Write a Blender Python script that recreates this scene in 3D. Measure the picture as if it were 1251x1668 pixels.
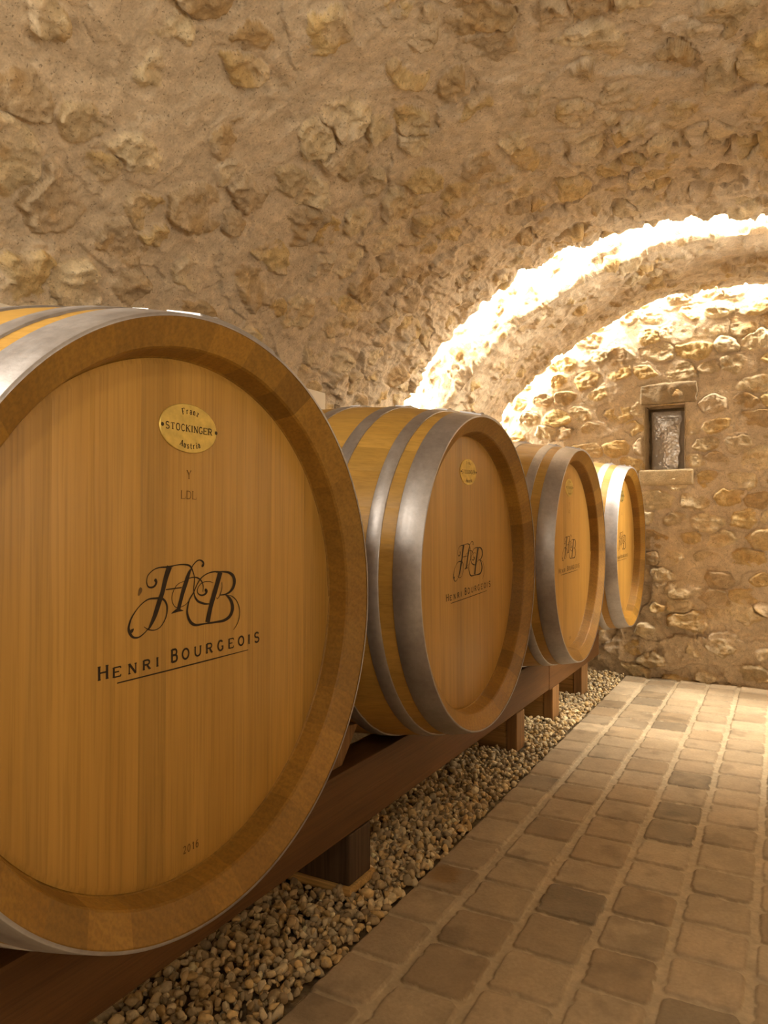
import bpy, math, random
import numpy as np
from mathutils import Vector, Matrix

scene = bpy.context.scene
C = scene.collection
for o in list(bpy.data.objects):
    bpy.data.objects.remove(o)

# ------------------------------------------------------------------ camera
# World: x = to the right of the aisle, y = along the cellar towards its end wall, z = up.
YAW = math.radians(28.845)
CAM_Z = 1.20
cam_data = bpy.data.cameras.new('camera')
cam = bpy.data.objects.new('camera', cam_data)
C.objects.link(cam)
cam.location = (0, 0, CAM_Z)
cam.rotation_euler = (math.pi / 2, 0, YAW)
cam_data.sensor_fit = 'HORIZONTAL'
cam_data.sensor_width = 36.0
cam_data.lens = 36.0 * 1179.0 / 1251.0
# vertical shift is measured in units of the longer frame side for this fit
cam_data.sensor_fit = 'VERTICAL'
cam_data.sensor_height = 36.0
cam_data.lens = 36.0 * 1179.0 / 1668.0
cam_data.shift_y = 14.0 / 1668.0
cam_data.clip_start = 0.02
scene.camera = cam

# ------------------------------------------------------------------ light, exposure
scene.view_settings.view_transform = 'Standard'
scene.view_settings.look = 'None'
scene.view_settings.gamma = 1.0
scene.view_settings.use_curve_mapping = False
scene.view_settings.exposure = -0.17

world = bpy.data.worlds.new('cellar_air')
scene.world = world
world.use_nodes = True
bg = world.node_tree.nodes['Background']
bg.inputs[0].default_value = (1.0, 0.80, 0.56, 1)
bg.inputs[1].default_value = 0.02

WARM = (1.0, 0.87, 0.67)
STRIP = (1.0, 0.89, 0.71)
BAND_NEAR_W = 48.0     # each lamp of the strip tucked into the slot in front of the rib
BAND_FAR_W = 8.0       # each lamp of the strip between the rib and the end wall
BAND_BACK_W = 18.0     # the same kind of strip behind the photographer
SPOT_W = 24.0          # pair of ceiling lamps behind the photographer
WASH_FILL_W = 14.0          # each added fill lamp along the right-hand wall, no real fixture

# main vault section (left half circle, right half flattened), v = -x
MV, MZ, MR, MRX = 0.66, 1.00, 2.00, 2.35
RV, RZ, RR = 0.39, 0.83, 2.06          # the rib and the end wall arch
U_LIP, U_RIB0, U_RIB1, U_BACK, U_FRONT = 4.52, 4.76, 5.70, 5.90, -2.6

def main_arc(a, off=0.0):              # a: angle from the left springing (0) to the right (pi)
    rx = (MR if a < math.pi / 2 else MRX) + off
    return MV + rx * math.cos(a), MZ + (MR + off) * math.sin(a)
def rib_arc(a, off=0.0):
    return RV + (RR + off) * math.cos(a), RZ + (RR + off) * math.sin(a)

def area_lamp(name, loc, aim, size, size_y, power, color=WARM, along=None, spread=math.pi):
    d = bpy.data.lights.new(name, 'AREA')
    d.shape = 'RECTANGLE'; d.size = size; d.size_y = size_y
    d.energy = power; d.color = color; d.spread = spread
    o = bpy.data.objects.new(name, d); C.objects.link(o)
    z = -Vector(aim).normalized()
    x = Vector(along) if along else z.orthogonal()
    x = (x - z * x.dot(z)).normalized()
    y = z.cross(x)
    o.matrix_world = Matrix.Translation(loc) @ Matrix((x, y, z)).transposed().to_4x4()
    return o

def light_arc(name, arc, u, off, aim_u, aim_in, n, power, a0=0.12, a1=math.pi - 0.12, spread=math.pi):
    for k in range(n):
        a = a0 + (a1 - a0) * (k + .5) / n
        v, z = arc(a, off); v2, z2 = arc(a + .01, off)
        vi, zi = arc(a, off - .1)
        inn = Vector((-(vi - v), 0, zi - z)).normalized()
        t = Vector((-(v2 - v), 0, z2 - z))
        ln = 2.05 * (a1 - a0) / n
        area_lamp(name, (-v, u, z), Vector((0, aim_u, 0)) + inn * aim_in, ln, .03, power, STRIP, along=t, spread=spread)

light_arc('strip_lamp_near', main_arc, U_RIB0 - .095, .25, 1.7, 1.0, 14, BAND_NEAR_W, a0=.02, a1=math.pi - .12)
light_arc('strip_lamp_far', rib_arc, U_BACK - .085, .10, 0.30, 1.0, 14, BAND_FAR_W, a0=.40, a1=math.pi - .40)
light_arc('strip_lamp_behind', main_arc, -0.35, -.12, 0.25, 1.0, 5, BAND_BACK_W, a0=.35, a1=1.30)
for _u in (-.9, .3, 1.5):  # unseen lamps added to wash the barrel heads and vault from the right
    area_lamp('wash_fill_lamp', (1.52, _u, 1.65), (-1.0, 0.0, 0.60), 1.1, .10, WASH_FILL_W, along=(0, 1, 0), spread=math.radians(135))
area_lamp('ceiling_lamp', (0.55, -0.7, 2.70), (-1.0, 2.0, -1.0), .16, .16, SPOT_W)
area_lamp('ceiling_lamp', (0.95, -0.5, 2.55), (-1.0, 2.0, -1.0), .16, .16, SPOT_W)

# ------------------------------------------------------------------ helpers
rng = np.random.RandomState(7)
random.seed(7)

def mesh_obj(name, V, F, mats, parent=None, smooth=False, fmat=None, pcol=None, fattr=None, loc=None):
    """V (n,3), F list/array of polygons -> one mesh object"""
    me = bpy.data.meshes.new(name)
    V = np.asarray(V, dtype=np.float32)
    if isinstance(F, np.ndarray):
        nf, k = F.shape
        me.vertices.add(len(V)); me.vertices.foreach_set('co', V.ravel())
        me.loops.add(nf * k); me.loops.foreach_set('vertex_index', F.astype(np.int32).ravel())
        me.polygons.add(nf)
        me.polygons.foreach_set('loop_start', np.arange(0, nf * k, k, dtype=np.int32))
        me.update(calc_edges=True)
    else:
        me.from_pydata([tuple(map(float, p)) for p in V], [], [tuple(int(i) for i in f) for f in F])
        me.update()
    n = len(me.polygons)
    if smooth is not False:
        if smooth is True:
            s = np.ones(n, dtype=bool)
        else:
            s = np.asarray(smooth, dtype=bool)
        me.polygons.foreach_set('use_smooth', s)
    if not isinstance(mats, (list, tuple)):
        mats = [mats]
    for m in mats:
        me.materials.append(m)
    if fmat is not None:
        me.polygons.foreach_set('material_index', np.asarray(fmat, dtype=np.int32))
    if pcol is not None:
        a = me.attributes.new('Col', 'FLOAT_COLOR', 'POINT')
        a.data.foreach_set('color', np.asarray(pcol, dtype=np.float32).ravel())
    if fattr is not None:
        a = me.attributes.new('tint', 'FLOAT', 'FACE')
        a.data.foreach_set('value', np.asarray(fattr, dtype=np.float32))
    me.update()
    o = bpy.data.objects.new(name, me)
    C.objects.link(o)
    if parent is not None:
        o.parent = parent
    if loc is not None:
        o.location = loc
    return o

def structure(o):
    o['kind'] = 'structure'
    return o
def tag(o, label, cat, group=None, kind=None):
    o['label'] = label; o['category'] = cat
    if group: o['group'] = group
    if kind: o['kind'] = kind
    return o
def empty(name, loc):
    o = bpy.data.objects.new(name, None); C.objects.link(o)
    o.location = loc; o.empty_display_size = .1
    return o

def grid_faces(ni, nj, flip=False, keep=None):
    i, j = np.meshgrid(np.arange(ni - 1), np.arange(nj - 1), indexing='ij')
    a = i * nj + j
    f = np.stack([a, a + 1, a + nj + 1, a + nj], -1).reshape(-1, 4)
    if flip: f = f[:, ::-1]
    if keep is not None: f = f[keep.ravel()]
    return f

# value noise
_T = np.random.RandomState(11).rand(256, 256).astype(np.float32)
def vnoise(x, y, seed=0):
    x = x + seed * 37.17; y = y + seed * 91.73
    ix = np.floor(x).astype(np.int64); iy = np.floor(y).astype(np.int64)
    fx = x - ix; fy = y - iy
    fx = fx * fx * fx * (fx * (fx * 6 - 15) + 10); fy = fy * fy * fy * (fy * (fy * 6 - 15) + 10)
    a = _T[ix & 255, iy & 255]; b = _T[(ix + 1) & 255, iy & 255]
    c = _T[ix & 255, (iy + 1) & 255]; d = _T[(ix + 1) & 255, (iy + 1) & 255]
    return (a * (1 - fx) + b * fx) * (1 - fy) + (c * (1 - fx) + d * fx) * fy
def fbm(x, y, seed=0, octv=4, gain=.5):
    s = 0; amp = 1; tot = 0
    for o in range(octv):
        c, sn = math.cos(.6 * o), math.sin(.6 * o)
        s = s + amp * (vnoise((x * c - y * sn) * 2 ** o, (x * sn + y * c) * 2 ** o, seed + o * 3) * 2 - 1); tot += amp; amp *= gain
    return s / tot
def ridge(x, y, seed=0, octv=3):
    s = 0; amp = 1; tot = 0
    for o in range(octv):
        s = s + amp * (1 - 2 * np.abs(vnoise(x * 2 ** o, y * 2 ** o, seed + o * 5) * 2 - 1)); tot += amp; amp *= .5
    return s / tot
def sstep(a, b, x):
    t = np.clip((x - a) / (b - a), 0, 1)
    return t * t * (3 - 2 * t)

STONES = np.array([(.58, .41, .18), (.62, .46, .22), (.68, .56, .36), (.54, .43, .27), (.47, .36, .23),
                   (.72, .60, .40), (.58, .43, .21), (.44, .31, .16)])
MORTAR = np.array((.66, .55, .41))

def stone_field(X, Y, cx, cy, seed, brick=False, fill=.9, prot=.04, smear=.25, rough=.010, size=(.42, .62), crag=.0, dusty=.45, rimamt=1.0):
    """rubble stones set in mortar; returns height towards the room and colour"""
    wx = .042 * fbm(X * 6, Y * 6, seed + 1, 3); wy = .036 * fbm(X * 6, Y * 6, seed + 2, 3)
    wx += .016 * fbm(X * 17, Y * 17, seed + 21, 2); wy += .014 * fbm(X * 17, Y * 17, seed + 22, 2)
    wx += .008 * fbm(X * 34, Y * 34, seed + 3, 2); wy += .008 * fbm(X * 34, Y * 34, seed + 4, 2)
    if brick: wx = wx * .6; wy = wy * .6
    px = (X + wx) / cx; py = (Y + wy) / cy
    rs = np.random.RandomState(seed)
    T = rs.rand(64, 64, 12 + 14)
    iy0 = np.floor(py).astype(np.int64)
    d1 = np.full(X.shape, 9.); d2 = np.full(X.shape, 9.)
    w_ix = np.zeros(X.shape, np.int64); w_iy = np.zeros(X.shape, np.int64)
    wlx = np.zeros(X.shape); wly = np.zeros(X.shape)
    for dy in (-1, 0, 1):
        iy = iy0 + dy
        sh = .5 * (iy & 1) if brick else 0.0
        ix0 = np.floor(px - sh).astype(np.int64)
        for dx in (-1, 0, 1):
            ix = ix0 + dx
            t = T[ix & 63, iy & 63]
            jit = .28 if brick else .42
            lx = (px - sh - (ix + .5 + (t[..., 0] - .5) * 2 * jit)) * cx
            ly = (py - (iy + .5 + (t[..., 1] - .5) * 2 * jit * (.5 if brick else 1))) * cy
            sz = size[0] + (size[1] - size[0]) * t[..., 2]
            th = (t[..., 3] - .5) * (.3 if brick else 1.1)
            c, s = np.cos(th), np.sin(th)
            qx = (lx * c + ly * s) / (cx * sz); qy = (-lx * s + ly * c) / (cy * sz)
            d = np.zeros(X.shape)
            K = 7
            for k in range(K):
                ang = 2 * math.pi * (k + .35 * (t[..., 12 + k] - .5) * 2) / K
                r = .74 + .36 * t[..., 19 + k]
                e = (qx * np.cos(ang) + qy * np.sin(ang)) / r
                d = np.maximum(d, e)
            d = .75 * d + .25 * np.hypot(qx, qy)
            d = np.where(t[..., 4] < fill, d, d + 5)
            m = d < d1
            d2 = np.where(m, d1, np.minimum(d2, d))
            w_ix = np.where(m, ix, w_ix); w_iy = np.where(m, iy, w_iy)
            wlx = np.where(m, lx, wlx); wly = np.where(m, ly, wly)
            d1 = np.where(m, d, d1)
    t = T[w_ix & 63, w_iy & 63]
    plate = np.clip((1.04 - d1) / .26, 0, 1); plate = plate * (2 - plate)
    seam = np.clip((d2 - d1) / .16, 0, 1)
    body = plate * seam
    n1 = fbm(X * 9, Y * 9, seed + 5, 4); n2 = fbm(X * 38, Y * 38, seed + 6, 3)
    r1 = ridge(X * 11 + .3 * n1, Y * 16, seed + 7)
    h_st = prot * (.45 + .9 * t[..., 5]) * body
    h_st += body * ((t[..., 6] - .5) * wlx + (t[..., 7] - .5) * wly) * .55
    # broken faces: a coarse stepped fracture inside each stone
    fr = np.floor((fbm(X * 13 + 9 * t[..., 8], Y * 18, seed + 8, 2)) * 3.2) / 3.2
    h_st += body * (fr * .016 + rough * n2 * .8 + rough * .7 * r1)
    bury = smear * (t[..., 9] * 1.7 - .35)
    h_mo = .45 * prot * (.5 + .9 * n1) * (.4 + .6 * smear) + prot * bury + .0025 * n2
    h_mo += crag * ridge(X * 4.2 + .6 * n1, Y * 4.2, seed + 9, 2)
    soft = .006
    dlt = h_st - h_mo
    mask = sstep(-.002, soft, dlt) * sstep(.02, .25, body)
    h = np.where(dlt > 0, h_st * mask + h_mo * (1 - mask), h_mo)
    h += crag * .5 * r1
    # undercut shadow line on one side of some stones
    rim = np.exp(-((d1 - 1.03) / .05) ** 2) * (t[..., 10] > .55) * seam
    h -= rim * rimamt * .018 * sstep(.0, .006, dlt + .010) * sstep(-.15, .35, fbm(X * 16, Y * 16, seed + 15, 2) + .5 * n1)
    base = STONES[(t[..., 11] * 7.99).astype(int)]
    rust = sstep(.15, .55, fbm(X * 15, Y * 15, seed + 12, 3))[..., None]
    base = base * (1 + .22 * n1[..., None] + .16 * n2[..., None])
    base = base * (1 - .45 * rust) + np.array((.50, .30, .10)) * .45 * rust
    mo = MORTAR * (1 + .10 * n1[..., None] + .07 * n2[..., None])
    dust = sstep(.0, .5, fbm(X * 6, Y * 6, seed + 14, 3))[..., None]
    dust = .25 * dusty + dust * dusty
    base = base * (1 - dust) + MORTAR * dust
    col = mo * (1 - mask[..., None]) + base * mask[..., None]
    rgba = np.concatenate([np.clip(col, .02, .9), mask[..., None]], -1)
    return h, rgba

# ------------------------------------------------------------------ materials
def new_mat(name):
    m = bpy.data.materials.new(name); m.use_nodes = True
    nt = m.node_tree
    b = nt.nodes['Principled BSDF']
    return m, nt, b
def node(nt, kind, **kw):
    n = nt.nodes.new(kind)
    for k, v in kw.items():
        setattr(n, k, v)
    return n
def lnk(nt, a, b): nt.links.new(a, b)
def mixc(nt, fac, a, b, mode='MIX'):
    n = nt.nodes.new('ShaderNodeMix'); n.data_type = 'RGBA'; n.blend_type = mode
    for sock, val in ((n.inputs[0], fac), (n.inputs[6], a), (n.inputs[7], b)):
        if isinstance(val, (int, float)): sock.default_value = val
        elif isinstance(val, tuple): sock.default_value = (*val, 1) if len(val) == 3 else val
        else: nt.links.new(val, sock)
    return n.outputs[2]
def ramp(nt, src, stops):
    r = nt.nodes.new('ShaderNodeValToRGB')
    e = r.color_ramp.elements
    while len(e) < len(stops): e.new(.5)
    for el, (p, c) in zip(e, stops):
        el.position = p; el.color = (*c, 1) if isinstance(c, tuple) else (c, c, c, 1)
    nt.links.new(src, r.inputs[0])
    return r.outputs[0]
def noise(nt, vec, scale, detail=4, rough=.55, dist=0):
    n = nt.nodes.new('ShaderNodeTexNoise')
    n.inputs['Scale'].default_value = scale; n.inputs['Detail'].default_value = detail
    n.inputs['Roughness'].default_value = rough; n.inputs['Distortion'].default_value = dist
    if vec is not None: nt.links.new(vec, n.inputs['Vector'])
    return n.outputs[0]
def bump(nt, h, strength, dist, b):
    n = nt.nodes.new('ShaderNodeBump')
    n.inputs['Strength'].default_value = strength; n.inputs['Distance'].default_value = dist
    nt.links.new(h, n.inputs['Height']); nt.links.new(n.outputs[0], b.inputs['Normal'])
def math_n(nt, op, a, b=None):
    n = nt.nodes.new('ShaderNodeMath'); n.operation = op
    for s, v in ((n.inputs[0], a), (n.inputs[1], b)):
        if v is None: continue
        if isinstance(v, (int, float)): s.default_value = v
        else: nt.links.new(v, s)
    return n.outputs[0]
def mapping(nt, vec, scale=(1, 1, 1)):
    n = nt.nodes.new('ShaderNodeMapping'); n.inputs['Scale'].default_value = scale
    nt.links.new(vec, n.inputs['Vector'])
    return n.outputs[0], n

def mat_masonry(name, pits=.5, bstr=.55):
    m, nt, b = new_mat(name)
    tc = nt.nodes.new('ShaderNodeTexCoord').outputs['Object']
    at = node(nt, 'ShaderNodeAttribute', attribute_name='Col')
    n1 = noise(nt, tc, 22, 5, .6); n2 = noise(nt, tc, 120, 3, .6); n3 = noise(nt, tc, 105, 2, .6)
    c = mixc(nt, 1.0, at.outputs['Color'], ramp(nt, n1, [(.25, .80), (.75, 1.16)]), 'MULTIPLY')
    c = mixc(nt, 1.0, c, ramp(nt, n2, [(.3, .86), (.7, 1.10)]), 'MULTIPLY')
    pit = ramp(nt, n3, [(.63, 0.0), (.69, 1.0)])
    c = mixc(nt, math_n(nt, 'MULTIPLY', pit, pits), c, (.12, .09, .06))
    lnk(nt, c, b.inputs['Base Color'])
    b.inputs['Roughness'].default_value = .93
    b.inputs['Specular IOR Level'].default_value = .12
    h = math_n(nt, 'ADD', n2, math_n(nt, 'MULTIPLY', n1, 1.6))
    h = math_n(nt, 'SUBTRACT', h, math_n(nt, 'MULTIPLY', pit, .5))
    bump(nt, h, bstr, .006, b)
    return m
M_WALL = mat_masonry('rubble_masonry')

def mat_plain_stone(name, col):
    m, nt, b = new_mat(name)
    tc = nt.nodes.new('ShaderNodeTexCoord').outputs['Object']
    n1 = noise(nt, tc, 14, 6, .65); n2 = noise(nt, tc, 90, 3)
    c = mixc(nt, 1.0, col, ramp(nt, n1, [(.25, .72), (.8, 1.2)]), 'MULTIPLY')
    lnk(nt, mixc(nt, 1.0, c, ramp(nt, n2, [(.3, .86), (.7, 1.1)]), 'MULTIPLY'), b.inputs['Base Color'])
    b.inputs['Roughness'].default_value = .92; b.inputs['Specular IOR Level'].default_value = .15
    bump(nt, math_n(nt, 'ADD', n1, n2), .5, .006, b)
    return m
M_SILL = mat_plain_stone('dressed_limestone', (.58, .47, .30))
M_LINTEL = mat_plain_stone('weathered_lintel', (.36, .28, .18))
M_REVEAL = mat_plain_stone('rendered_reveal', (.56, .45, .31))

def mat_tiles():
    m, nt, b = new_mat('limestone_setts')
    tc = nt.nodes.new('ShaderNodeTexCoord').outputs['Object']
    at = node(nt, 'ShaderNodeAttribute', attribute_name='Col')
    n1 = noise(nt, tc, 11, 6, .65, .4); n2 = noise(nt, tc, 85, 4, .6)
    c = mixc(nt, 1.0, at.outputs['Color'], ramp(nt, n1, [(.25, .80), (.75, 1.15)]), 'MULTIPLY')
    c = mixc(nt, 1.0, c, ramp(nt, n2, [(.3, .90), (.7, 1.08)]), 'MULTIPLY')
    lnk(nt, c, b.inputs['Base Color'])
    lnk(nt, ramp(nt, n1, [(.3, .62), (.7, .82)]), b.inputs['Roughness'])
    b.inputs['Specular IOR Level'].default_value = .28
    bump(nt, math_n(nt, 'ADD', math_n(nt, 'MULTIPLY', n1, 1.2), n2), .35, .004, b)
    return m
M_TILE = mat_tiles()

def mat_wood(name, axis, stops, tint_amt=.3, rough=.46, spec=.35, fine=1.0, contrast=(.82, 1.12), bstr=.12):
    """straight grained oak, fibres along the local axis given"""
    m, nt, b = new_mat(name)
    tcn = nt.nodes.new('ShaderNodeTexCoord')
    oi = nt.nodes.new('ShaderNodeObjectInfo')
    at = node(nt, 'ShaderNodeAttribute', attribute_name='tint')
    # every board gets its own piece of grain
    off = nt.nodes.new('ShaderNodeCombineXYZ')
    s = math_n(nt, 'ADD', math_n(nt, 'MULTIPLY', at.outputs['Fac'], 37.0), math_n(nt, 'MULTIPLY', oi.outputs['Random'], 53.0))
    for k in range(3): lnk(nt, s, off.inputs[k])
    va = nt.nodes.new('ShaderNodeVectorMath'); va.operation = 'ADD'
    lnk(nt, tcn.outputs['Object'], va.inputs[0]); lnk(nt, off.outputs[0], va.inputs[1])
    sc = [1, 1, 1]; sc[axis] = .045
    sc2 = [1, 1, 1]; sc2[axis] = .02
    v1, _ = mapping(nt, va.outputs[0], tuple(x * 14 for x in sc))
    v2, _ = mapping(nt, va.outputs[0], tuple(x * 75 for x in sc2))
    v3, _ = mapping(nt, va.outputs[0], tuple(x * 190 for x in sc2))
    g1 = noise(nt, v1, 1.0, 5, .6, .6); g2 = noise(nt, v2, 1.0, 3, .6, .2); g3 = noise(nt, v3, 1.0, 2, .5)
    c = ramp(nt, g1, stops)
    lo, hi = contrast
    c = mixc(nt, 1.0, c, ramp(nt, g2, [(.3, lo), (.7, hi)]), 'MULTIPLY')
    c = mixc(nt, fine, c, ramp(nt, g3, [(.36, .74), (.5, 1.0), (.7, 1.06)]), 'MULTIPLY')
    t = ramp(nt, at.outputs['Fac'], [(0, 1 - tint_amt), (1, 1 + tint_amt * .45)])
    c = mixc(nt, 1.0, c, t, 'MULTIPLY')
    lnk(nt, c, b.inputs['Base Color'])
    b.inputs['Roughness'].default_value = rough
    b.inputs['Specular IOR Level'].default_value = spec
    bump(nt, math_n(nt, 'ADD', g2, g3), bstr, .002, b)
    return m
OAK = [(.25, (.34, .176, .033)), (.5, (.395, .212, .043)), (.78, (.44, .242, .055))]
M_HEAD = mat_wood('oak_head', 2, OAK, .16, .42, .35, .55, (.90, 1.06))
M_STAVE = mat_wood('oak_stave', 0, [(.25, (.37, .20, .038)), (.5, (.43, .245, .050)), (.8, (.47, .275, .066))], .20, .42, .4, .45, (.88, 1.08))
M_BEAM = mat_wood('stained_beam', 1, [(.25, (.085, .037, .010)), (.5, (.115, .051, .014)), (.8, (.15, .068, .02))], .15, .55, .3, .6, (.85, 1.1), .3)
M_BLOCK = mat_wood('sawn_block', 2, [(.25, (.24, .12, .045)), (.5, (.31, .165, .062)), (.8, (.37, .20, .08))], .25, .6, .25)
M_BOARD = mat_wood('sawn_board', 0, [(.25, (.38, .21, .075)), (.5, (.46, .27, .10)), (.8, (.52, .31, .13))], .25, .6, .25)
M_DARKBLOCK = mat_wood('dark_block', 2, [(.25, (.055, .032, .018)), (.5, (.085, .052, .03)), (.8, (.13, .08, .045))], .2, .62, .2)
M_PLY = mat_wood('pale_board', 0, [(.25, (.52, .32, .11)), (.5, (.60, .38, .14)), (.8, (.64, .42, .17))], .1, .6, .25)

def mat_endgrain():
    m, nt, b = new_mat('oak_end_grain')
    tcn = nt.nodes.new('ShaderNodeTexCoord')
    oi = nt.nodes.new('ShaderNodeObjectInfo')
    at = node(nt, 'ShaderNodeAttribute', attribute_name='tint')
    off = nt.nodes.new('ShaderNodeCombineXYZ')
    s = math_n(nt, 'ADD', math_n(nt, 'MULTIPLY', at.outputs['Fac'], 23.0), math_n(nt, 'MULTIPLY', oi.outputs['Random'], 31.0))
    for k in range(3): lnk(nt, s, off.inputs[k])
    va = nt.nodes.new('ShaderNodeVectorMath'); va.operation = 'ADD'
    lnk(nt, tcn.outputs['Object'], va.inputs[0]); lnk(nt, off.outputs[0], va.inputs[1])
    w = nt.nodes.new('ShaderNodeTexWave'); w.wave_type = 'RINGS'; w.rings_direction = 'X'
    w.inputs['Scale'].default_value = 17; w.inputs['Distortion'].default_value = 9
    w.inputs['Detail'].default_value = 3; w.inputs['Detail Scale'].default_value = .6
    lnk(nt, va.outputs[0], w.inputs['Vector'])
    n1 = noise(nt, va.outputs[0], 7, 5, .6); n2 = noise(nt, va.outputs[0], 160, 2)
    c = ramp(nt, n1, [(.25, (.215, .102, .012)), (.55, (.26, .13, .018)), (.8, (.30, .158, .026))])
    c = mixc(nt, 1.0, c, ramp(nt, w.outputs['Fac'], [(.2, .95), (.8, 1.03)]), 'MULTIPLY')
    c = mixc(nt, 1.0, c, ramp(nt, n2, [(.35, .84), (.6, 1.06)]), 'MULTIPLY')
    c = mixc(nt, 1.0, c, ramp(nt, at.outputs['Fac'], [(0, .70), (1, 1.22)]), 'MULTIPLY')
    lnk(nt, c, b.inputs['Base Color'])
    b.inputs['Roughness'].default_value = .5; b.inputs['Specular IOR Level'].default_value = .3
    bump(nt, n2, .12, .002, b)
    return m
M_END = mat_endgrain()

def mat_steel():
    m, nt, b = new_mat('galvanised_steel')
    tc = nt.nodes.new('ShaderNodeTexCoord').outputs['Object']
    n1 = noise(nt, tc, 9, 5, .65); n2 = noise(nt, tc, 60, 4, .65)
    v, _ = mapping(nt, tc, (120, 6, 6))
    n3 = noise(nt, v, 1.0, 3)
    c = ramp(nt, n1, [(.3, (.36, .345, .36)), (.7, (.50, .485, .50))])
    c = mixc(nt, 1.0, c, ramp(nt, n2, [(.35, .9), (.7, 1.06)]), 'MULTIPLY')
    lnk(nt, c, b.inputs['Base Color'])
    b.inputs['Metallic'].default_value = .88
    r = math_n(nt, 'ADD', math_n(nt, 'MULTIPLY', n1, .22), math_n(nt, 'MULTIPLY', n3, .10))
    lnk(nt, math_n(nt, 'ADD', r, .29), b.inputs['Roughness'])
    bump(nt, math_n(nt, 'ADD', n2, math_n(nt, 'MULTIPLY', n1, 2.0)), .12, .003, b)
    return m
M_STEEL = mat_steel()

def simple(name, col, rough=.5, metal=0, spec=.4, nscale=40, namt=.15, bstr=.1):
    m, nt, b = new_mat(name)
    tc = nt.nodes.new('ShaderNodeTexCoord').outputs['Object']
    n = noise(nt, tc, nscale, 3)
    lnk(nt, mixc(nt, 1.0, col, ramp(nt, n, [(.3, 1 - namt), (.7, 1 + namt * .6)]), 'MULTIPLY'), b.inputs['Base Color'])
    b.inputs['Roughness'].default_value = rough; b.inputs['Metallic'].default_value = metal
    b.inputs['Specular IOR Level'].default_value = spec
    if bstr: bump(nt, n, bstr, .002, b)
    return m
M_BRASS = simple('brass', (.62, .46, .13), .38, .75, .5, 55, .18, .06)
M_INK = simple('burnt_mark', (.026, .015, .007), .7, 0, .2, 90, .3, 0)
M_INKFAINT = simple('faint_burnt_mark', (.11, .052, .014), .7, 0, .2, 90, .25, 0)
M_KNOT = simple('wood_knot', (.12, .062, .014), .6, 0, .3, 120, .3, 0)
M_SCREW = simple('dark_screw', (.05, .035, .015), .45, .6, .4)
M_WHITE = simple('white_plastic', (.74, .68, .58), .4, 0, .45, 20, .04, 0)
M_FOIL = simple('crumpled_foil', (.84, .81, .78), .34, .55, .5, 60, .08, .1)
M_IRON = simple('dark_iron', (.06, .05, .04), .6, .6, .3)
M_SOIL = simple('gravel_bed', (.20, .15, .09), .95, 0, .1, 60, .4, .5)

def mat_pebble():
    m, nt, b = new_mat('river_gravel')
    tc = nt.nodes.new('ShaderNodeTexCoord').outputs['Object']
    at = node(nt, 'ShaderNodeAttribute', attribute_name='Col')
    n1 = noise(nt, tc, 60, 4, .6); n2 = noise(nt, tc, 260, 2)
    c = mixc(nt, 1.0, at.outputs['Color'], ramp(nt, n1, [(.3, .78), (.7, 1.18)]), 'MULTIPLY')
    lnk(nt, c, b.inputs['Base Color'])
    b.inputs['Roughness'].default_value = .62; b.inputs['Specular IOR Level'].default_value = .35
    bump(nt, math_n(nt, 'ADD', n1, n2), .25, .003, b)
    return m
M_PEBBLE = mat_pebble()

# ------------------------------------------------------------------ the vault, rib and walls
def nonuni(segs):
    """[(start, end, step), ...] -> samples"""
    out = []
    for a, b, st in segs:
        n = max(1, int(round((b - a) / st)))
        out += list(np.linspace(a, b, n, endpoint=False))
    out.append(segs[-1][1])
    return np.array(out)

def profile_points(arc, a_samples, z_base):
    """section points from the left springing over to the right; a<0 is the left wall below it, a>pi the right wall"""
    P = []; N = []; S = []
    s = 0; last = None
    for a in a_samples:
        if a < 0:
            v, z = arc(0); z = z + a * 2.0; n = (1, 0)      # n points outwards in (v, z)
        elif a > math.pi:
            v, z = arc(math.pi); z = z - (a - math.pi) * 2.0; n = (-1, 0)
        else:
            v, z = arc(a); v2, z2 = arc(a + 1e-3); v1, z1 = arc(a - 1e-3)
            t = np.array((v2 - v1, z2 - z1)); t /= np.linalg.norm(t); n = (t[1], -t[0])
        if last is not None: s += math.hypot(v - last[0], z - last[1])
        P.append((v, z)); N.append(n); S.append(s); last = (v, z)
    return np.array(P), np.array(N), np.array(S)

def path_points(corners, step_of):
    """polyline in (u, off) -> samples, smoothed normals towards the room, path length"""
    q = []
    for k in range(len(corners) - 1):
        a, b = np.array(corners[k], float), np.array(corners[k + 1], float)
        L = np.linalg.norm(b - a); st = step_of[k]
        if isinstance(st, list):
            ts = nonuni(st)[:-1]; pts = [a + (b - a) * ((t - st[0][0]) / (st[-1][1] - st[0][0])) for t in ts]
        else:
            n = max(1, int(round(L / st))); pts = [a + (b - a) * i / n for i in range(n)]
        q += pts
    q.append(np.array(corners[-1], float))
    q = np.array(q)
    d = np.gradient(q, axis=0)
    seg = np.diff(q, axis=0); seg /= np.linalg.norm(seg, axis=1)[:, None]
    d = np.vstack([seg[:1], (seg[1:] + seg[:-1]), seg[-1:]]); d /= np.linalg.norm(d, axis=1)[:, None]
    n = np.stack([d[:, 1] * -1, d[:, 0] * 0], -1)
    n = np.stack([d[:, 1], -d[:, 0]], -1)
    s = np.r_[0, np.cumsum(np.linalg.norm(np.diff(q, axis=0), axis=1))]
    return q, n, s

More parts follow.
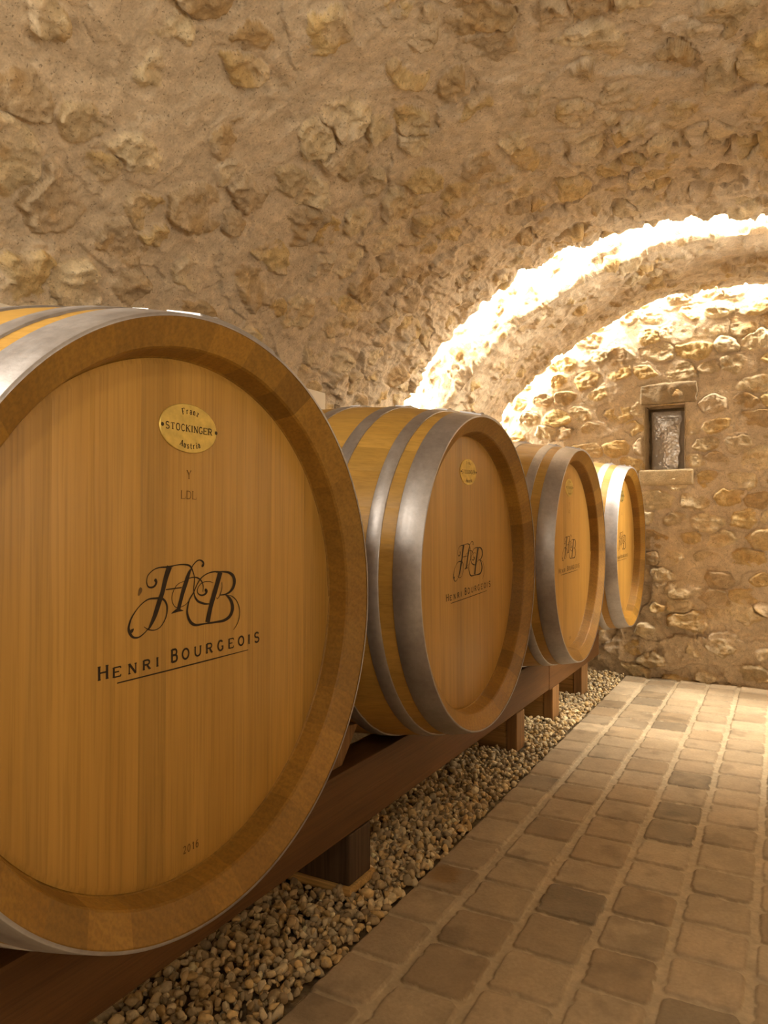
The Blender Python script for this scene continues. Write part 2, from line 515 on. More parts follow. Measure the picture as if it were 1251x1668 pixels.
def arch_surface(name, arc, a_samples, corners, steps, field, parent=None, z_min=None):
    P, N, S = profile_points(arc, a_samples, 0)
    q, n, s = path_points(corners, steps)
    X = np.broadcast_to((s + corners[0][0])[None, :], (len(P), len(q))).copy()
    Y = np.broadcast_to(S[:, None], X.shape).copy()
    h, col = field(X, Y)
    # keep the walls' feet from moving off the floor
    u = q[None, :, 0] + h * n[None, :, 0]
    off = q[None, :, 1] + h * n[None, :, 1]
    v = P[:, None, 0] + N[:, None, 0] * off
    z = P[:, None, 1] + N[:, None, 1] * off
    V = np.stack([-v, u, z], -1).reshape(-1, 3)
    F = grid_faces(len(P), len(q), flip=True)
    o = mesh_obj(name, V, F, M_WALL, parent, smooth=True, pcol=col.reshape(-1, 4))
    return structure(o)

PI = math.pi
# main vault: fine where the photograph looks, coarse elsewhere
a_vault = nonuni([(0.0, .16, .03), (.16, 1.98, .0031), (1.98, PI, .009)])
def vault_field(X, Y):
    near = sstep(2.4, 4.3, X)                                   # rougher, more broken towards the rib
    h1, c1 = stone_field(X, Y * 1.0, .25, .185, 31, fill=.90, prot=.036, smear=.38, size=(.30, .66), crag=.008, dusty=.55)
    h2, c2 = stone_field(X + 50, Y + 3, .205, .155, 47, fill=.85, prot=.046, smear=.55, size=(.34, .66), crag=.026, dusty=.80, rough=.005, rimamt=.3)
    w = sstep(-.25, .25, (near - .5) * 1.3 + .35 * fbm(X * 2.5, Y * 2.5, 77, 3))
    h = h1 * (1 - w) + h2 * w
    c = c1 * (1 - w[..., None]) + c2 * w[..., None]
    h = h + .022 * fbm(X * 1.3, Y * 1.3, 5, 3)
    edge = sstep(U_LIP - .05, U_LIP, X) * .020 * fbm(X * 4, Y * 7, 21, 3)
    return h + edge, c
vault_path = [(U_FRONT, 0), (U_LIP, 0), (U_LIP, .30), (U_RIB0 + .10, .30)]
arch_surface('ceiling', main_arc, a_vault, vault_path,
             [[(U_FRONT, 1.25, .05), (1.25, U_LIP, .0062)], .012, .03], vault_field)
a_left = np.array([-.5, -.44, -.38, -.32, -.26, -.2, -.15, -.1, -.05, 0.0])
a_left = np.linspace(-.5, 0, 40)
def coarse_field(X, Y):
    h, c = stone_field(X, Y, .20, .15, 63, fill=.9, prot=.04, smear=.25, size=(.36, .62), crag=.01)
    return h * .8, c
arch_surface('wall_left', main_arc, a_left, vault_path, [.03, .03, .05], coarse_field)
arch_surface('wall_right', main_arc, np.linspace(PI, PI + .5, 40), vault_path, [.04, .03, .05], coarse_field)

# the rib in front of the end wall
def rib_field(X, Y):
    h1, c1 = stone_field(X + 20, Y + 7, .17, .12, 83, fill=.75, prot=.026, smear=.62, size=(.30, .58), crag=.014, dusty=.80, rimamt=.3)
    h = h1 + .012 * fbm(X * 2, Y * 2, 9, 3) + .010 * fbm(X * 6, Y * 9, 10, 3)
    h = h * (1 - .65 * np.exp(-((X - U_RIB0 - .70) / .035) ** 2)) + .016 * fbm(Y * 5, X * 2, 33, 2) * np.exp(-((X - U_RIB0 - .70) / .06) ** 2)
    h = h * (1 - .5 * sstep(U_RIB0 + .69, U_RIB0 + .63, X))
    return h, c1
a_rib = nonuni([(-.415, 0.0, .05), (0.0, .3, .02), (.3, 1.95, .0036), (1.95, PI, .03), (PI, PI + .415, .05)])
arch_surface('trim_1', rib_arc, a_rib, [(U_RIB0, .70), (U_RIB0, 0), (U_RIB1, 0), (U_RIB1, .35), (U_BACK + .12, .35)],
             [.009, .0085, .03, .05], rib_field)

# end wall with the small blocked window
W_V0, W_V1, W_Z0, W_Z1 = .648, .935, 1.590, 2.085
def back_wall():
    vs = nonuni([(-2.4, -.25, .05), (-.25, 2.25, .0058), (2.25, 2.95, .05)])
    zs = nonuni([(-.05, 2.98, .0058), (2.98, 3.5, .05)])
    Vv, Zz = np.meshgrid(vs, zs, indexing='ij')
    h, col = stone_field(-Vv + 10, Zz, .235, .142, 103, brick=True, fill=.95, prot=.036, smear=.27, size=(.36, .60), crag=.004, dusty=.35)
    hl, cl = stone_field(-Vv + 30, Zz, .24, .16, 121, fill=.75, prot=.072, smear=.40, size=(.26, .58), crag=.020, dusty=.4)
    low = sstep(.95, .35, Zz + .18 * fbm(Vv * 3, Zz * 3, 8, 2))[..., None]
    h = h * (1 - low[..., 0]) + hl * low[..., 0]; col = col * (1 - low) + cl * low
    # rough face round the opening: quiet the stones so lintel and sill sit flush
    dx = np.maximum(np.maximum(W_V0 - Vv, Vv - W_V1), 0); dz = np.maximum(np.maximum(W_Z0 - Zz, Zz - W_Z1), 0)
    q = sstep(.0, .06, np.hypot(dx, dz))
    h = h * q + .006 * (1 - q)
    # the lower wall leans out a little into loose rock in the left corner
    corner = sstep(.95, .25, Zz) * sstep(.95, 1.55, Vv)
    h += corner * (.05 + .06 * ridge(Vv * 5, Zz * 5, 66, 3))
    h += .015 * fbm(Vv * 1.5, Zz * 1.5, 15, 3)
    V = np.stack([-Vv, U_BACK - h, Zz], -1).reshape(-1, 3)
    keep = ~((Vv[:-1, :-1] > W_V0) & (Vv[1:, :-1] < W_V1) & (Zz[:-1, :-1] > W_Z0) & (Zz[:-1, 1:] < W_Z1))
    F = grid_faces(len(vs), len(zs), flip=False, keep=keep)
    structure(mesh_obj('wall_back', V, F, M_WALL, None, smooth=True, pcol=col.reshape(-1, 4)))
back_wall()

def front_wall():
    vs = np.linspace(-2.2, 3.1, 60); zs = np.linspace(-.05, 3.4, 60)
    Vv, Zz = np.meshgrid(vs, zs, indexing='ij')
    h, col = coarse_field(-Vv, Zz)
    V = np.stack([-Vv, U_FRONT + .02 + h, Zz], -1).reshape(-1, 3)
    structure(mesh_obj('wall_front', V, grid_faces(60, 60, flip=True), M_WALL, None, smooth=True, pcol=col.reshape(-1, 4)))
front_wall()

def rough_box(x0, x1, y0, y1, z0, z1, n, amp, seed, r=.012):
    """a dressed block with worn edges: subdivided box, corners rounded, faces roughened"""
    V = []; F = []
    import itertools
    idx = {}
    def vid(p):
        k = tuple(round(c, 6) for c in p)
        if k not in idx: idx[k] = len(V); V.append(list(p))
        return idx[k]
    nx, ny, nz = [max(1, int(round((b - a) / n))) for a, b in ((x0, x1), (y0, y1), (z0, z1))]
    gx, gy, gz = np.linspace(x0, x1, nx + 1), np.linspace(y0, y1, ny + 1), np.linspace(z0, z1, nz + 1)
    def face(A, B, fn, rev):
        for i in range(len(A) - 1):
            for j in range(len(B) - 1):
                q = [vid(fn(A[i], B[j])), vid(fn(A[i + 1], B[j])), vid(fn(A[i + 1], B[j + 1])), vid(fn(A[i], B[j + 1]))]
                F.append(q[::-1] if rev else q)
    face(gx, gy, lambda a, b: (a, b, z1), False); face(gx, gy, lambda a, b: (a, b, z0), True)
    face(gx, gz, lambda a, b: (a, y0, b), False); face(gx, gz, lambda a, b: (a, y1, b), True)
    face(gy, gz, lambda a, b: (x1, a, b), False); face(gy, gz, lambda a, b: (x0, a, b), True)
    V = np.array(V)
    lo = np.array((x0, y0, z0)) + r; hi = np.array((x1, y1, z1)) - r
    c = np.clip(V, lo, hi); d = V - c; L = np.linalg.norm(d, axis=1)
    m = L > 1e-9
    V[m] = c[m] + d[m] / L[m][:, None] * r
    nrm = np.where(m[:, None], d / np.maximum(L, 1e-9)[:, None], 0)
    k = fbm(V[:, 0] * 9 + V[:, 1] * 5, V[:, 2] * 9 + V[:, 1] * 6, seed, 4) + .5 * ridge(V[:, 0] * 17 + V[:, 1] * 9, V[:, 2] * 17, seed + 3, 2)
    V += nrm * (amp * k)[:, None]
    return V, F

def window_niche():
    # reveal: five rough inner faces, deepest 0.24 behind the wall face
    y0, y1 = U_BACK - .03, U_BACK + .26
    x0, x1 = -W_V1 - .004, -W_V0 + .004
    z0, z1 = W_Z0 - .004, W_Z1 + .004
    V = []; F = []
    nu, nw = 14, 24
    def patch(fn, n, m, flip):
        b = len(V)
        for i in range(n + 1):
            for j in range(m + 1):
                V.append(fn(i / n, j / m))
        for i in range(n):
            for j in range(m):
                a = b + i * (m + 1) + j
                q = (a, a + 1, a + m + 2, a + m + 1)
                F.append(q[::-1] if flip else q)
    def wob(p, ax, s):
        p = list(p); p[ax] += s * .010 * float(fbm(np.array(p[1] * 11 + p[0] * 7), np.array(p[2] * 11 + p[0] * 5), 3 + ax, 3)); return tuple(p)
    L = lambda a, b, t: a + (b - a) * t
    patch(lambda s, t: wob((x0, L(y0, y1, s), L(z0, z1, t)), 0, 1), nu, nw, False)
    patch(lambda s, t: wob((x1, L(y0, y1, s), L(z0, z1, t)), 0, 1), nu, nw, True)
    patch(lambda s, t: wob((L(x0, x1, s), L(y0, y1, t), z1), 2, 1), nw, nu, True)
    patch(lambda s, t: wob((L(x0, x1, s), L(y0, y1, t), z0), 2, .3), nw, nu, False)
    patch(lambda s, t: wob((L(x0, x1, s), y1, L(z0, z1, t)), 1, 1), nw, nw, False)
    w = structure(mesh_obj('window_1', V, F, M_REVEAL, None, smooth=True))
    V, F = rough_box(-.965, -.560, U_BACK - .050, U_BACK + .10, 2.092, 2.245, .010, .012, 12)
    mesh_obj('lintel', V, F, M_LINTEL, w, smooth=True)
    V, F = rough_box(-.975, -.585, U_BACK - .046, U_BACK + .16, 1.470, 1.588, .014, .003, 14, .008)
    mesh_obj('sill', V, F, M_SILL, w, smooth=True)
window_niche()

# ------------------------------------------------------------------ floor
EDGE_V = 1.0684
COLS = [1.0684, .8927, .686, .4767, .2783, .0735, -.131, -.336, -.541, -.746, -.951, -1.156, -1.361, -1.566, -1.80]
def floor():
    us = nonuni([(U_FRONT, 1.0, .05), (1.0, 2.7, .0036), (2.7, 5.96, .0062)])
    vs = nonuni([(-1.80, -.32, .04), (-.32, EDGE_V, .0038)])
    U, Vv = np.meshgrid(us, vs, indexing='ij')
    wob_u = .004 * fbm(U * 9, Vv * 9, 41, 3) + .0025 * fbm(U * 40, Vv * 40, 42, 2)
    wob_v = .004 * fbm(U * 9, Vv * 9, 43, 3) + .0025 * fbm(U * 40, Vv * 40, 44, 2)
    wob_v *= sstep(0, .03, EDGE_V - Vv)
    u = U + wob_u; v = Vv + wob_v
    r = np.random.RandomState(5)
    col_i = np.clip(np.searchsorted(-np.array(COLS), -v) - 1, 0, len(COLS) - 2)
    sd = np.full(U.shape, 1.0); tid = np.zeros(U.shape, np.int64); cu = np.zeros(U.shape); cv = np.zeros(U.shape)
    KNOWN = {2: [1.761, 1.958, 2.174, 2.381, 2.578, 2.794, 3.004, 3.199, 3.413, 3.624, 3.831, 4.009, 4.209, 4.423, 4.608, 4.838, 5.021, 5.217, 5.405, 5.585, 5.77],
             3: [3.726, 3.912, 4.126, 4.31, 4.502, 4.707, 4.921, 5.118, 5.30, 5.475, 5.676, 5.842]}
    base = 0
    for c in range(len(COLS) - 1):
        kn = list(KNOWN.get(c, [2.0 + r.uniform(-.09, .09)]))
        while kn[0] > U_FRONT - .3: kn.insert(0, kn[0] - r.uniform(.190, .220))
        while kn[-1] < 6.2: kn.append(kn[-1] + r.uniform(.186, .222))
        kn = np.array(kn)
        m = col_i == c
        # joints run very slightly askew
        uu = u[m] + (v[m] - COLS[c]) * .012
        k = np.clip(np.searchsorted(kn, uu) - 1, 0, len(kn) - 2)
        jc, jr = .0115, .0062
        v1, v0 = COLS[c] - (jc if c else .0), COLS[c + 1] + jc
        hx = (kn[k + 1] - kn[k]) / 2 - jr; hy = (v1 - v0) / 2
        dx = np.abs(uu - (kn[k] + kn[k + 1]) / 2) - hx; dy = np.abs(v[m] - (v0 + v1) / 2) - hy
        rad = .020
        qx, qy = dx + rad, dy + rad
        s = np.hypot(np.maximum(qx, 0), np.maximum(qy, 0)) + np.minimum(np.maximum(qx, qy), 0) - rad
        if c == 0:
            s = np.where(v[m] > (v0 + v1) / 2, np.maximum(dx, -.2), s)
        sd[m] = s; tid[m] = base + k; base += len(kn)
        cu[m] = uu - (kn[k] + kn[k + 1]) / 2; cv[m] = v[m] - (v0 + v1) / 2
    chips = .006 * sstep(.25, .6, fbm(U * 24, Vv * 24, 45, 2))
    s = sd + chips
    top = sstep(.001, -.006, s)
    tr = r.rand(base + 5, 6)
    h = -.0075 * (1 - top) + top * ((tr[tid, 0] - .5) * .03 * cu + (tr[tid, 1] - .5) * .03 * cv)
    h += .0012 * fbm(U * 14, Vv * 14, 46, 4) * top + .0014 * fbm(U * 60, Vv * 60, 47, 2) * (1 - top)
    pal = np.array([(.40, .305, .19), (.43, .33, .21), (.37, .28, .175), (.34, .25, .15), (.45, .35, .225), (.39, .30, .19)])
    tc = pal[(tr[tid, 2] * 5.99).astype(int)]
    tc = tc * np.array((1.10, 1.12, 1.18)) * (.90 + .18 * tr[tid, 3])[..., None]
    dark = (tr[tid, 4] > .86)[..., None]
    cl = sstep(-.25, .35, fbm(U * 8, Vv * 8, 48, 3) + .2)[..., None]
    tc = np.where(dark, tc * (.74 - .16 * cl), tc)
    tc = tc * (1 + .10 * fbm(U * 5, Vv * 5, 49, 3))[..., None]
    blot = sstep(.35, .6, fbm(U * 6.5, Vv * 6.5, 50, 3))[..., None]
    tc = tc * (1 - .22 * blot)
    # one rusty spill near the gravel edge
    sp = sstep(.075, .03, np.hypot((U - 2.26) * .9, (Vv - 1.0) * 1.1) + .02 * fbm(U * 20, Vv * 20, 51, 2))[..., None]
    tc = tc * (1 - .6 * sp) + np.array((.26, .135, .03)) * .6 * sp
    edge = sstep(-.016, -.004, s)[..., None]
    tc = tc * (1 - .10 * edge)
    grout = np.array((.50, .405, .275)) * (1 + .12 * fbm(U * 50, Vv * 50, 52, 2))[..., None]
    a = sstep(.0018, -.0018, s)[..., None]
    col = np.concatenate([np.clip(tc * a + grout * (1 - a), .02, .9), a], -1)
    # the edge beside the gravel drops away
    lip = sstep(EDGE_V - .012, EDGE_V, Vv + .006 * fbm(U * 18, U * 3, 53, 3))
    h -= lip * .012
    V = np.stack([-Vv, U, h], -1).reshape(-1, 3)
    structure(mesh_obj('floor', V, grid_faces(len(us), len(vs), flip=False), M_TILE, None, smooth=True, pcol=col.reshape(-1, 4)))
floor()

# ------------------------------------------------------------------ the barrels
B_R0, B_BULGE, B_L, B_ZC = .5395, .070, 1.20, 1.02
B_FRONT_X = -.90
HEAD_D, HEAD_R = .072, .476
def r_out(d):
    t = (d - B_L / 2) / (B_L / 2)
    return B_R0 + B_BULGE * (1 - t * t)

def stave_body_mesh(parent):
    r = np.random.RandomState(3)
    n = 33
    w = r.uniform(.75, 1.3, n); w = w / w.sum() * 2 * PI
    starts = np.r_[0, np.cumsum(w)]
    prof_o = [(d, r_out(d)) for d in np.linspace(.0025, B_L - .0025, 29)]
    front = [(HEAD_D + .012, HEAD_R - .004), (HEAD_D + .001, HEAD_R + .003), (.033, .4885), (.028, .4915), (.003, .5365)]
    prof = front + prof_o + [(B_L - d, rr) for d, rr in front[::-1]]
    kinds = []
    for i in range(len(prof) - 1):
        kinds.append(1 if (i < len(front) or i >= len(prof) - 1 - len(front)) else 0)
    V = []; F = []; FM = []; FT = []; SM = []
    for k in range(n):
        m = 6
        th = np.linspace(starts[k], starts[k + 1], m + 1)
        t = r.rand()
        b = len(V)
        for a in th:
            e = min(a - starts[k], starts[k + 1] - a)
            g = .0011 if e < 1e-6 else 0.0
            for j, (d, rr) in enumerate(prof):
                out = kinds[min(j, len(kinds) - 1)] == 0
                rad = rr - g * (1 if out else .5)
                V.append((B_L / 2 - d, rad * math.sin(a), rad * math.cos(a)))
        np_ = len(prof)
        for i in range(m):
            for j in range(np_ - 1):
                a = b + i * np_ + j
                F.append((a, a + 1, a + np_ + 1, a + np_)); FM.append(kinds[j]); FT.append(t); SM.append(kinds[j] == 0)
    return mesh_obj('staves', V, np.array(F)[:, ::-1], [M_STAVE, M_END], parent, smooth=SM, fmat=FM, fattr=FT)

def head_mesh(parent, side):
    r = np.random.RandomState(12 + (side < 0))
    R = HEAD_R
    xs = [-R]
    while xs[-1] < R - .05: xs.append(xs[-1] + r.uniform(.062, .125))
    xs[-1] = R
    V = []; F = []; FT = []
    xf = side * (B_L / 2 - HEAD_D)
    for k in range(len(xs) - 1):
        t = r.rand()
        n = 10
        ys = np.linspace(xs[k], xs[k + 1], n + 1)
        b = len(V)
        for i, y in enumerate(ys):
            zz = math.sqrt(max(R * R - y * y, 0))
            zr = math.sqrt(max((R - .012) ** 2 - y * y, 0))
            g = .0006 if i in (0, n) else 0
            for z, dx in ((-zz, .004), (-zr, g), (zr, g), (zz, .004)):
                V.append((xf - side * dx, y, z))
        for i in range(n):
            for j in range(3):
                a = b + i * 4 + j
                q = (a, a + 4, a + 5, a + 1)
                F.append(q if side > 0 else q[::-1]); FT.append(t)
    return mesh_obj('head', V, np.array(F), M_HEAD, parent, smooth=False, fattr=FT)

def hoop_mesh(parent, d0, d1, name='hoop'):
    T = .0042
    V = []; F = []
    def ring(a0, a1, n, lo, hi, close, x0, x1):
        b = len(V)
        m = n if close else n + 1
        for i in range(m):
            a = a0 + (a1 - a0) * i / n
            for d, k in ((x0, lo), (x0, hi - .0006), (x0 + .0012, hi), ((x0 + x1) / 2, hi), (x1 - .0012, hi), (x1, hi - .0006), (x1, lo)):
                rr = r_out(min(max(d, 0), B_L)) + k
                V.append((B_L / 2 - d, rr * math.sin(a), rr * math.cos(a)))
        for i in range(n):
            for j in range(6):
                p = b + i * 7 + j; q = b + ((i + 1) % m) * 7 + j
                F.append((p, q, q + 1, p + 1))
        if not close:
            for i in (0, n):
                p = b + i * 7
                F.append(tuple(range(p, p + 7)))
    ring(0, 2 * PI, 180, -.0015, T, True, d0, d1)
    ring(-.10, .30, 24, T - .0005, 2 * T, False, d0 + .001, d1 - .001)
    h = mesh_obj(name, V, F, M_STEEL, parent, smooth=[len(f) == 4 for f in F])
    wd = d1 - d0
    for a in (.02, .20):
        for s in ((.5,) if wd < .08 else (.3, .7)):
            d = d0 + wd * s
            rr = r_out(d) + 2 * T
            RV_ = []; RF = []
            nn, mm = 12, 5
            for i in range(mm + 1):
                ph = i / mm * PI / 2
                for j in range(nn):
                    t = 2 * PI * j / nn
                    ra = .0085 * math.cos(ph) + .0003; hh = .0058 * math.sin(ph)
                    dx = ra * math.cos(t); dy = ra * math.sin(t)
                    RV_.append((B_L / 2 - d + dx, (rr + hh) * math.sin(a) + dy * math.cos(a), (rr + hh) * math.cos(a) - dy * math.sin(a)))
            for i in range(mm):
                for j in range(nn):
                    RF.append((i * nn + j, (i + 1) * nn + j, (i + 1) * nn + (j + 1) % nn, i * nn + (j + 1) % nn))
            RF.append(tuple(mm * nn + j for j in range(nn)))
            mesh_obj('rivet', RV_, RF, M_STEEL, h, smooth=True)
    return h

# --- lettering: stroke glyphs in a unit box, pen width given by the caller
def arc_pts(cx, cy, rx, ry, a0, a1, n=14):
    return [(cx + rx * math.cos(math.radians(a0 + (a1 - a0) * i / n)), cy + ry * math.sin(math.radians(a0 + (a1 - a0) * i / n))) for i in range(n + 1)]
# every stroke: (points, weight) with weight 1 thick, .45 thin; then serif points (x, y)
G = {
 'H': ([([(0, 0), (0, 1)], 1), ([(1, 0), (1, 1)], 1), ([(0, .52), (1, .52)], .6)], [(0, 0), (0, 1), (1, 0), (1, 1)]),
 'E': ([([(0, 0), (0, 1)], 1), ([(0, .97), (1, .97)], .6), ([(0, .03), (1, .03)], .6), ([(0, .52), (.75, .52)], .6), ([(1, .97), (1, .80)], .5), ([(1, .03), (1, .22)], .5)], [(0, 0), (0, 1)]),
 'N': ([([(.04, 0), (.04, 1)], .6), ([(.04, 1), (.96, 0)], 1), ([(.96, 0), (.96, 1)], .6)], [(.04, 0), (.04, 1), (.96, 1)]),
 'R': ([([(0, 0), (0, 1)], 1), ([(0, .97), (.5, .97)] + arc_pts(.55, .735, .40, .235, 90, -90) + [(0, .5)], .75), ([(.5, .5), (1, 0)], .95)], [(0, 0), (0, 1), (1, 0)]),
 'I': ([([(.5, 0), (.5, 1)], 1)], [(.5, 0), (.5, 1)]),
 'B': ([([(0, 0), (0, 1)], 1), ([(0, .97), (.5, .97)] + arc_pts(.52, .75, .38, .22, 90, -90) + [(0, .53)], .8), ([(0, .53), (.5, .53)] + arc_pts(.55, .28, .43, .25, 90, -90) + [(0, .03)], .9)], [(0, 0), (0, 1)]),
 'O': ([(arc_pts(.5, .5, .5, .5, 90, 450, 30), .9)], []),
 'U': ([([(0, 1), (0, .36)] + arc_pts(.5, .36, .5, .36, 180, 360) + [(1, 1)], .85)], [(0, 1), (1, 1)]),
 'G': ([(arc_pts(.5, .5, .5, .5, 45, 318, 26), .9), ([(.92, .10), (.92, .42)], .9), ([(.62, .42), (1.0, .42)], .5)], []),
 'S': ([(arc_pts(.5, .745, .42, .245, 25, 250, 14) + arc_pts(.5, .26, .46, .25, 70, -155, 14), .9)], []),
 'T': ([([(.5, 0), (.5, 1)], 1), ([(0, .97), (1, .97)], .55), ([(0, 1), (0, .78)], .4), ([(1, 1), (1, .78)], .4)], [(.5, 0)]),
 'C': ([(arc_pts(.52, .5, .5, .5, 42, 318, 26), .85)], []),
 'K': ([([(0, 0), (0, 1)], 1), ([(0, .42), (.92, 1)], .5), ([(.3, .60), (1, 0)], 1)], [(0, 0), (0, 1), (.92, 1), (1, 0)]),
 'F': ([([(.1, 0), (.1, 1)], 1), ([(.1, .97), (1, .97)], .6), ([(.1, .52), (.7, .52)], .6), ([(1, 1), (1, .8)], .4)], [(.1, 0), (.1, 1)]),
 'A': ([([(0, 0), (.5, 1)], .55), ([(.5, 1), (1, 0)], 1), ([(.2, .34), (.8, .34)], .5)], [(0, 0), (1, 0)]),
 'Y': ([([(.5, 0), (.5, .5)], 1), ([(.5, .5), (.05, 1)], 1), ([(.5, .5), (.95, 1)], .5)], [(.5, 0), (.05, 1), (.95, 1)]),
 'L': ([([(.1, 0), (.1, 1)], 1), ([(.1, .03), (1, .03)], .5), ([(1, .03), (1, .25)], .4)], [(.1, 0), (.1, 1)]),
 'D': ([([(.05, 0), (.05, 1)], 1), ([(.05, .97), (.45, .97)] + arc_pts(.48, .5, .5, .47, 90, -90) + [(.05, .03)], .7)], [(.05, 0), (.05, 1)]),
 '2': ([(arc_pts(.48, .72, .45, .27, 160, -40, 14) + [(.05, .04)], .75), ([(.05, .04), (1, .04)], 1)], []),
 '0': ([(arc_pts(.5, .5, .46, .5, 90, 450, 26), .8)], []),
 '1': ([([(.5, 0), (.5, 1)], 1), ([(.5, 1), (.15, .82)], .6)], [(.5, 0)]),
 '6': ([(arc_pts(.5, .30, .46, .30, 90, 450, 22), .8), ([(.04, .32), (.08, .62), (.32, .9), (.82, 1.0)], .8)], []),
 'r': ([([(.2, 0), (.2, .66)], 1), ([(.2, .45), (.5, .66), (.9, .62)], .8)], [(.2, 0), (.2, .66)]),
 'a': ([(arc_pts(.45, .46, .38, .2, 160, 0, 10) + [(.83, .05), (1, 0)], .85), (arc_pts(.42, .19, .40, .19, 20, 380, 18), .7)], []),
 'n': ([([(.1, 0), (.1, .66)], 1), (arc_pts(.5, .40, .36, .24, 180, 0, 12) + [(.86, 0)], .9)], [(.1, 0), (.86, 0)]),
 'z': ([([(.05, .63), (.9, .63)], .6), ([(.9, .63), (.05, .03)], .9), ([(.05, .03), (.95, .03)], .6)], []),
 'u': ([([(.1, .66), (.1, .2)] + arc_pts(.46, .22, .36, .22, 180, 330, 10), .9), ([(.84, .66), (.84, 0)], 1)], [(.1, .66), (.84, .66)]),
 's': ([(arc_pts(.5, .49, .36, .16, 25, 250, 12) + arc_pts(.5, .17, .40, .16, 70, -155, 12), .85)], []),
 't': ([([(.45, .9), (.45, .15), (.62, .02), (.92, .08)], 1), ([(.1, .63), (.85, .63)], .6)], []),
 'i': ([([(.5, 0), (.5, .66)], 1), ([(.5, .86), (.5, .98)], 1.2)], [(.5, 0), (.5, .66)]),
}

class Ink:
    """flat painted strokes on the head plane, (a, b) = sideways and up from the head centre"""
    def __init__(self, x): self.x = x; self.V = []; self.F = []; self.k = 0
    def ribbon(self, pts, widths):
        P = np.array(pts, float); n = len(P)
        T = np.vstack([P[1] - P[0], P[2:] - P[:-2], P[-1] - P[-2]]) if n > 2 else np.vstack([P[1] - P[0]] * 2)
        T = T / np.maximum(np.linalg.norm(T, axis=1), 1e-12)[:, None]
        N = np.stack([-T[:, 1], T[:, 0]], -1)
        b = len(self.V); x = self.x + self.k * 8e-6; self.k += 1
        for p, nn, w in zip(P, N, widths):
            for s in (.5, -.5):
                q = p + nn * w * s; self.V.append((x, q[0], q[1]))
        for i in range(n - 1):
            a = b + 2 * i
            self.F.append((a, a + 1, a + 3, a + 2))
    def spline(self, pts):
        P = np.array(pts, float)
        Q = np.vstack([2 * P[0] - P[1], P, 2 * P[-1] - P[-2]])
        out = []
        for i in range(len(P) - 1):
            p0, p1, p2, p3 = Q[i:i + 4]
            for t in np.linspace(0, 1, 9, endpoint=False):
                out.append(.5 * ((2 * p1) + (p2 - p0) * t + (2 * p0 - 5 * p1 + 4 * p2 - p3) * t * t + (3 * p1 - p0 - 3 * p2 + p3) * t ** 3))
        out.append(P[-1]); out = np.array(out)
        self.ribbon(out[:, :2], np.maximum(out[:, 2], .0006))
    def glyph(self, ch, x, y, w, h, pen, rot=0.0, serif=.0):
        strokes, sf = G[ch]
        c, s = math.cos(rot), math.sin(rot)
        ins = pen / 2
        def M(p):
            px = ins + p[0] * (w - pen) if ch not in 'I1' else p[0] * w
            py = p[1] * h
            return (x + px * c - py * s, y + px * s + py * c)
        for pts, wt in strokes:
            q = [M(p) for p in pts]
            self.ribbon(q, [pen * wt] * len(q))
        for p in sf if serif else ():
            m = M(p); e = serif * pen; o = -.25 * pen if p[1] > .5 else .25 * pen
            oy = (m[0] - o * s, m[1] + o * c)
            self.ribbon([(oy[0] - e * c, oy[1] - e * s), (oy[0] + e * c, oy[1] + e * s)], [pen * .42] * 2)
    def build(self, name, mat, parent):
        V = np.array(self.V)
        return mesh_obj(name, V, self.F, mat, parent)

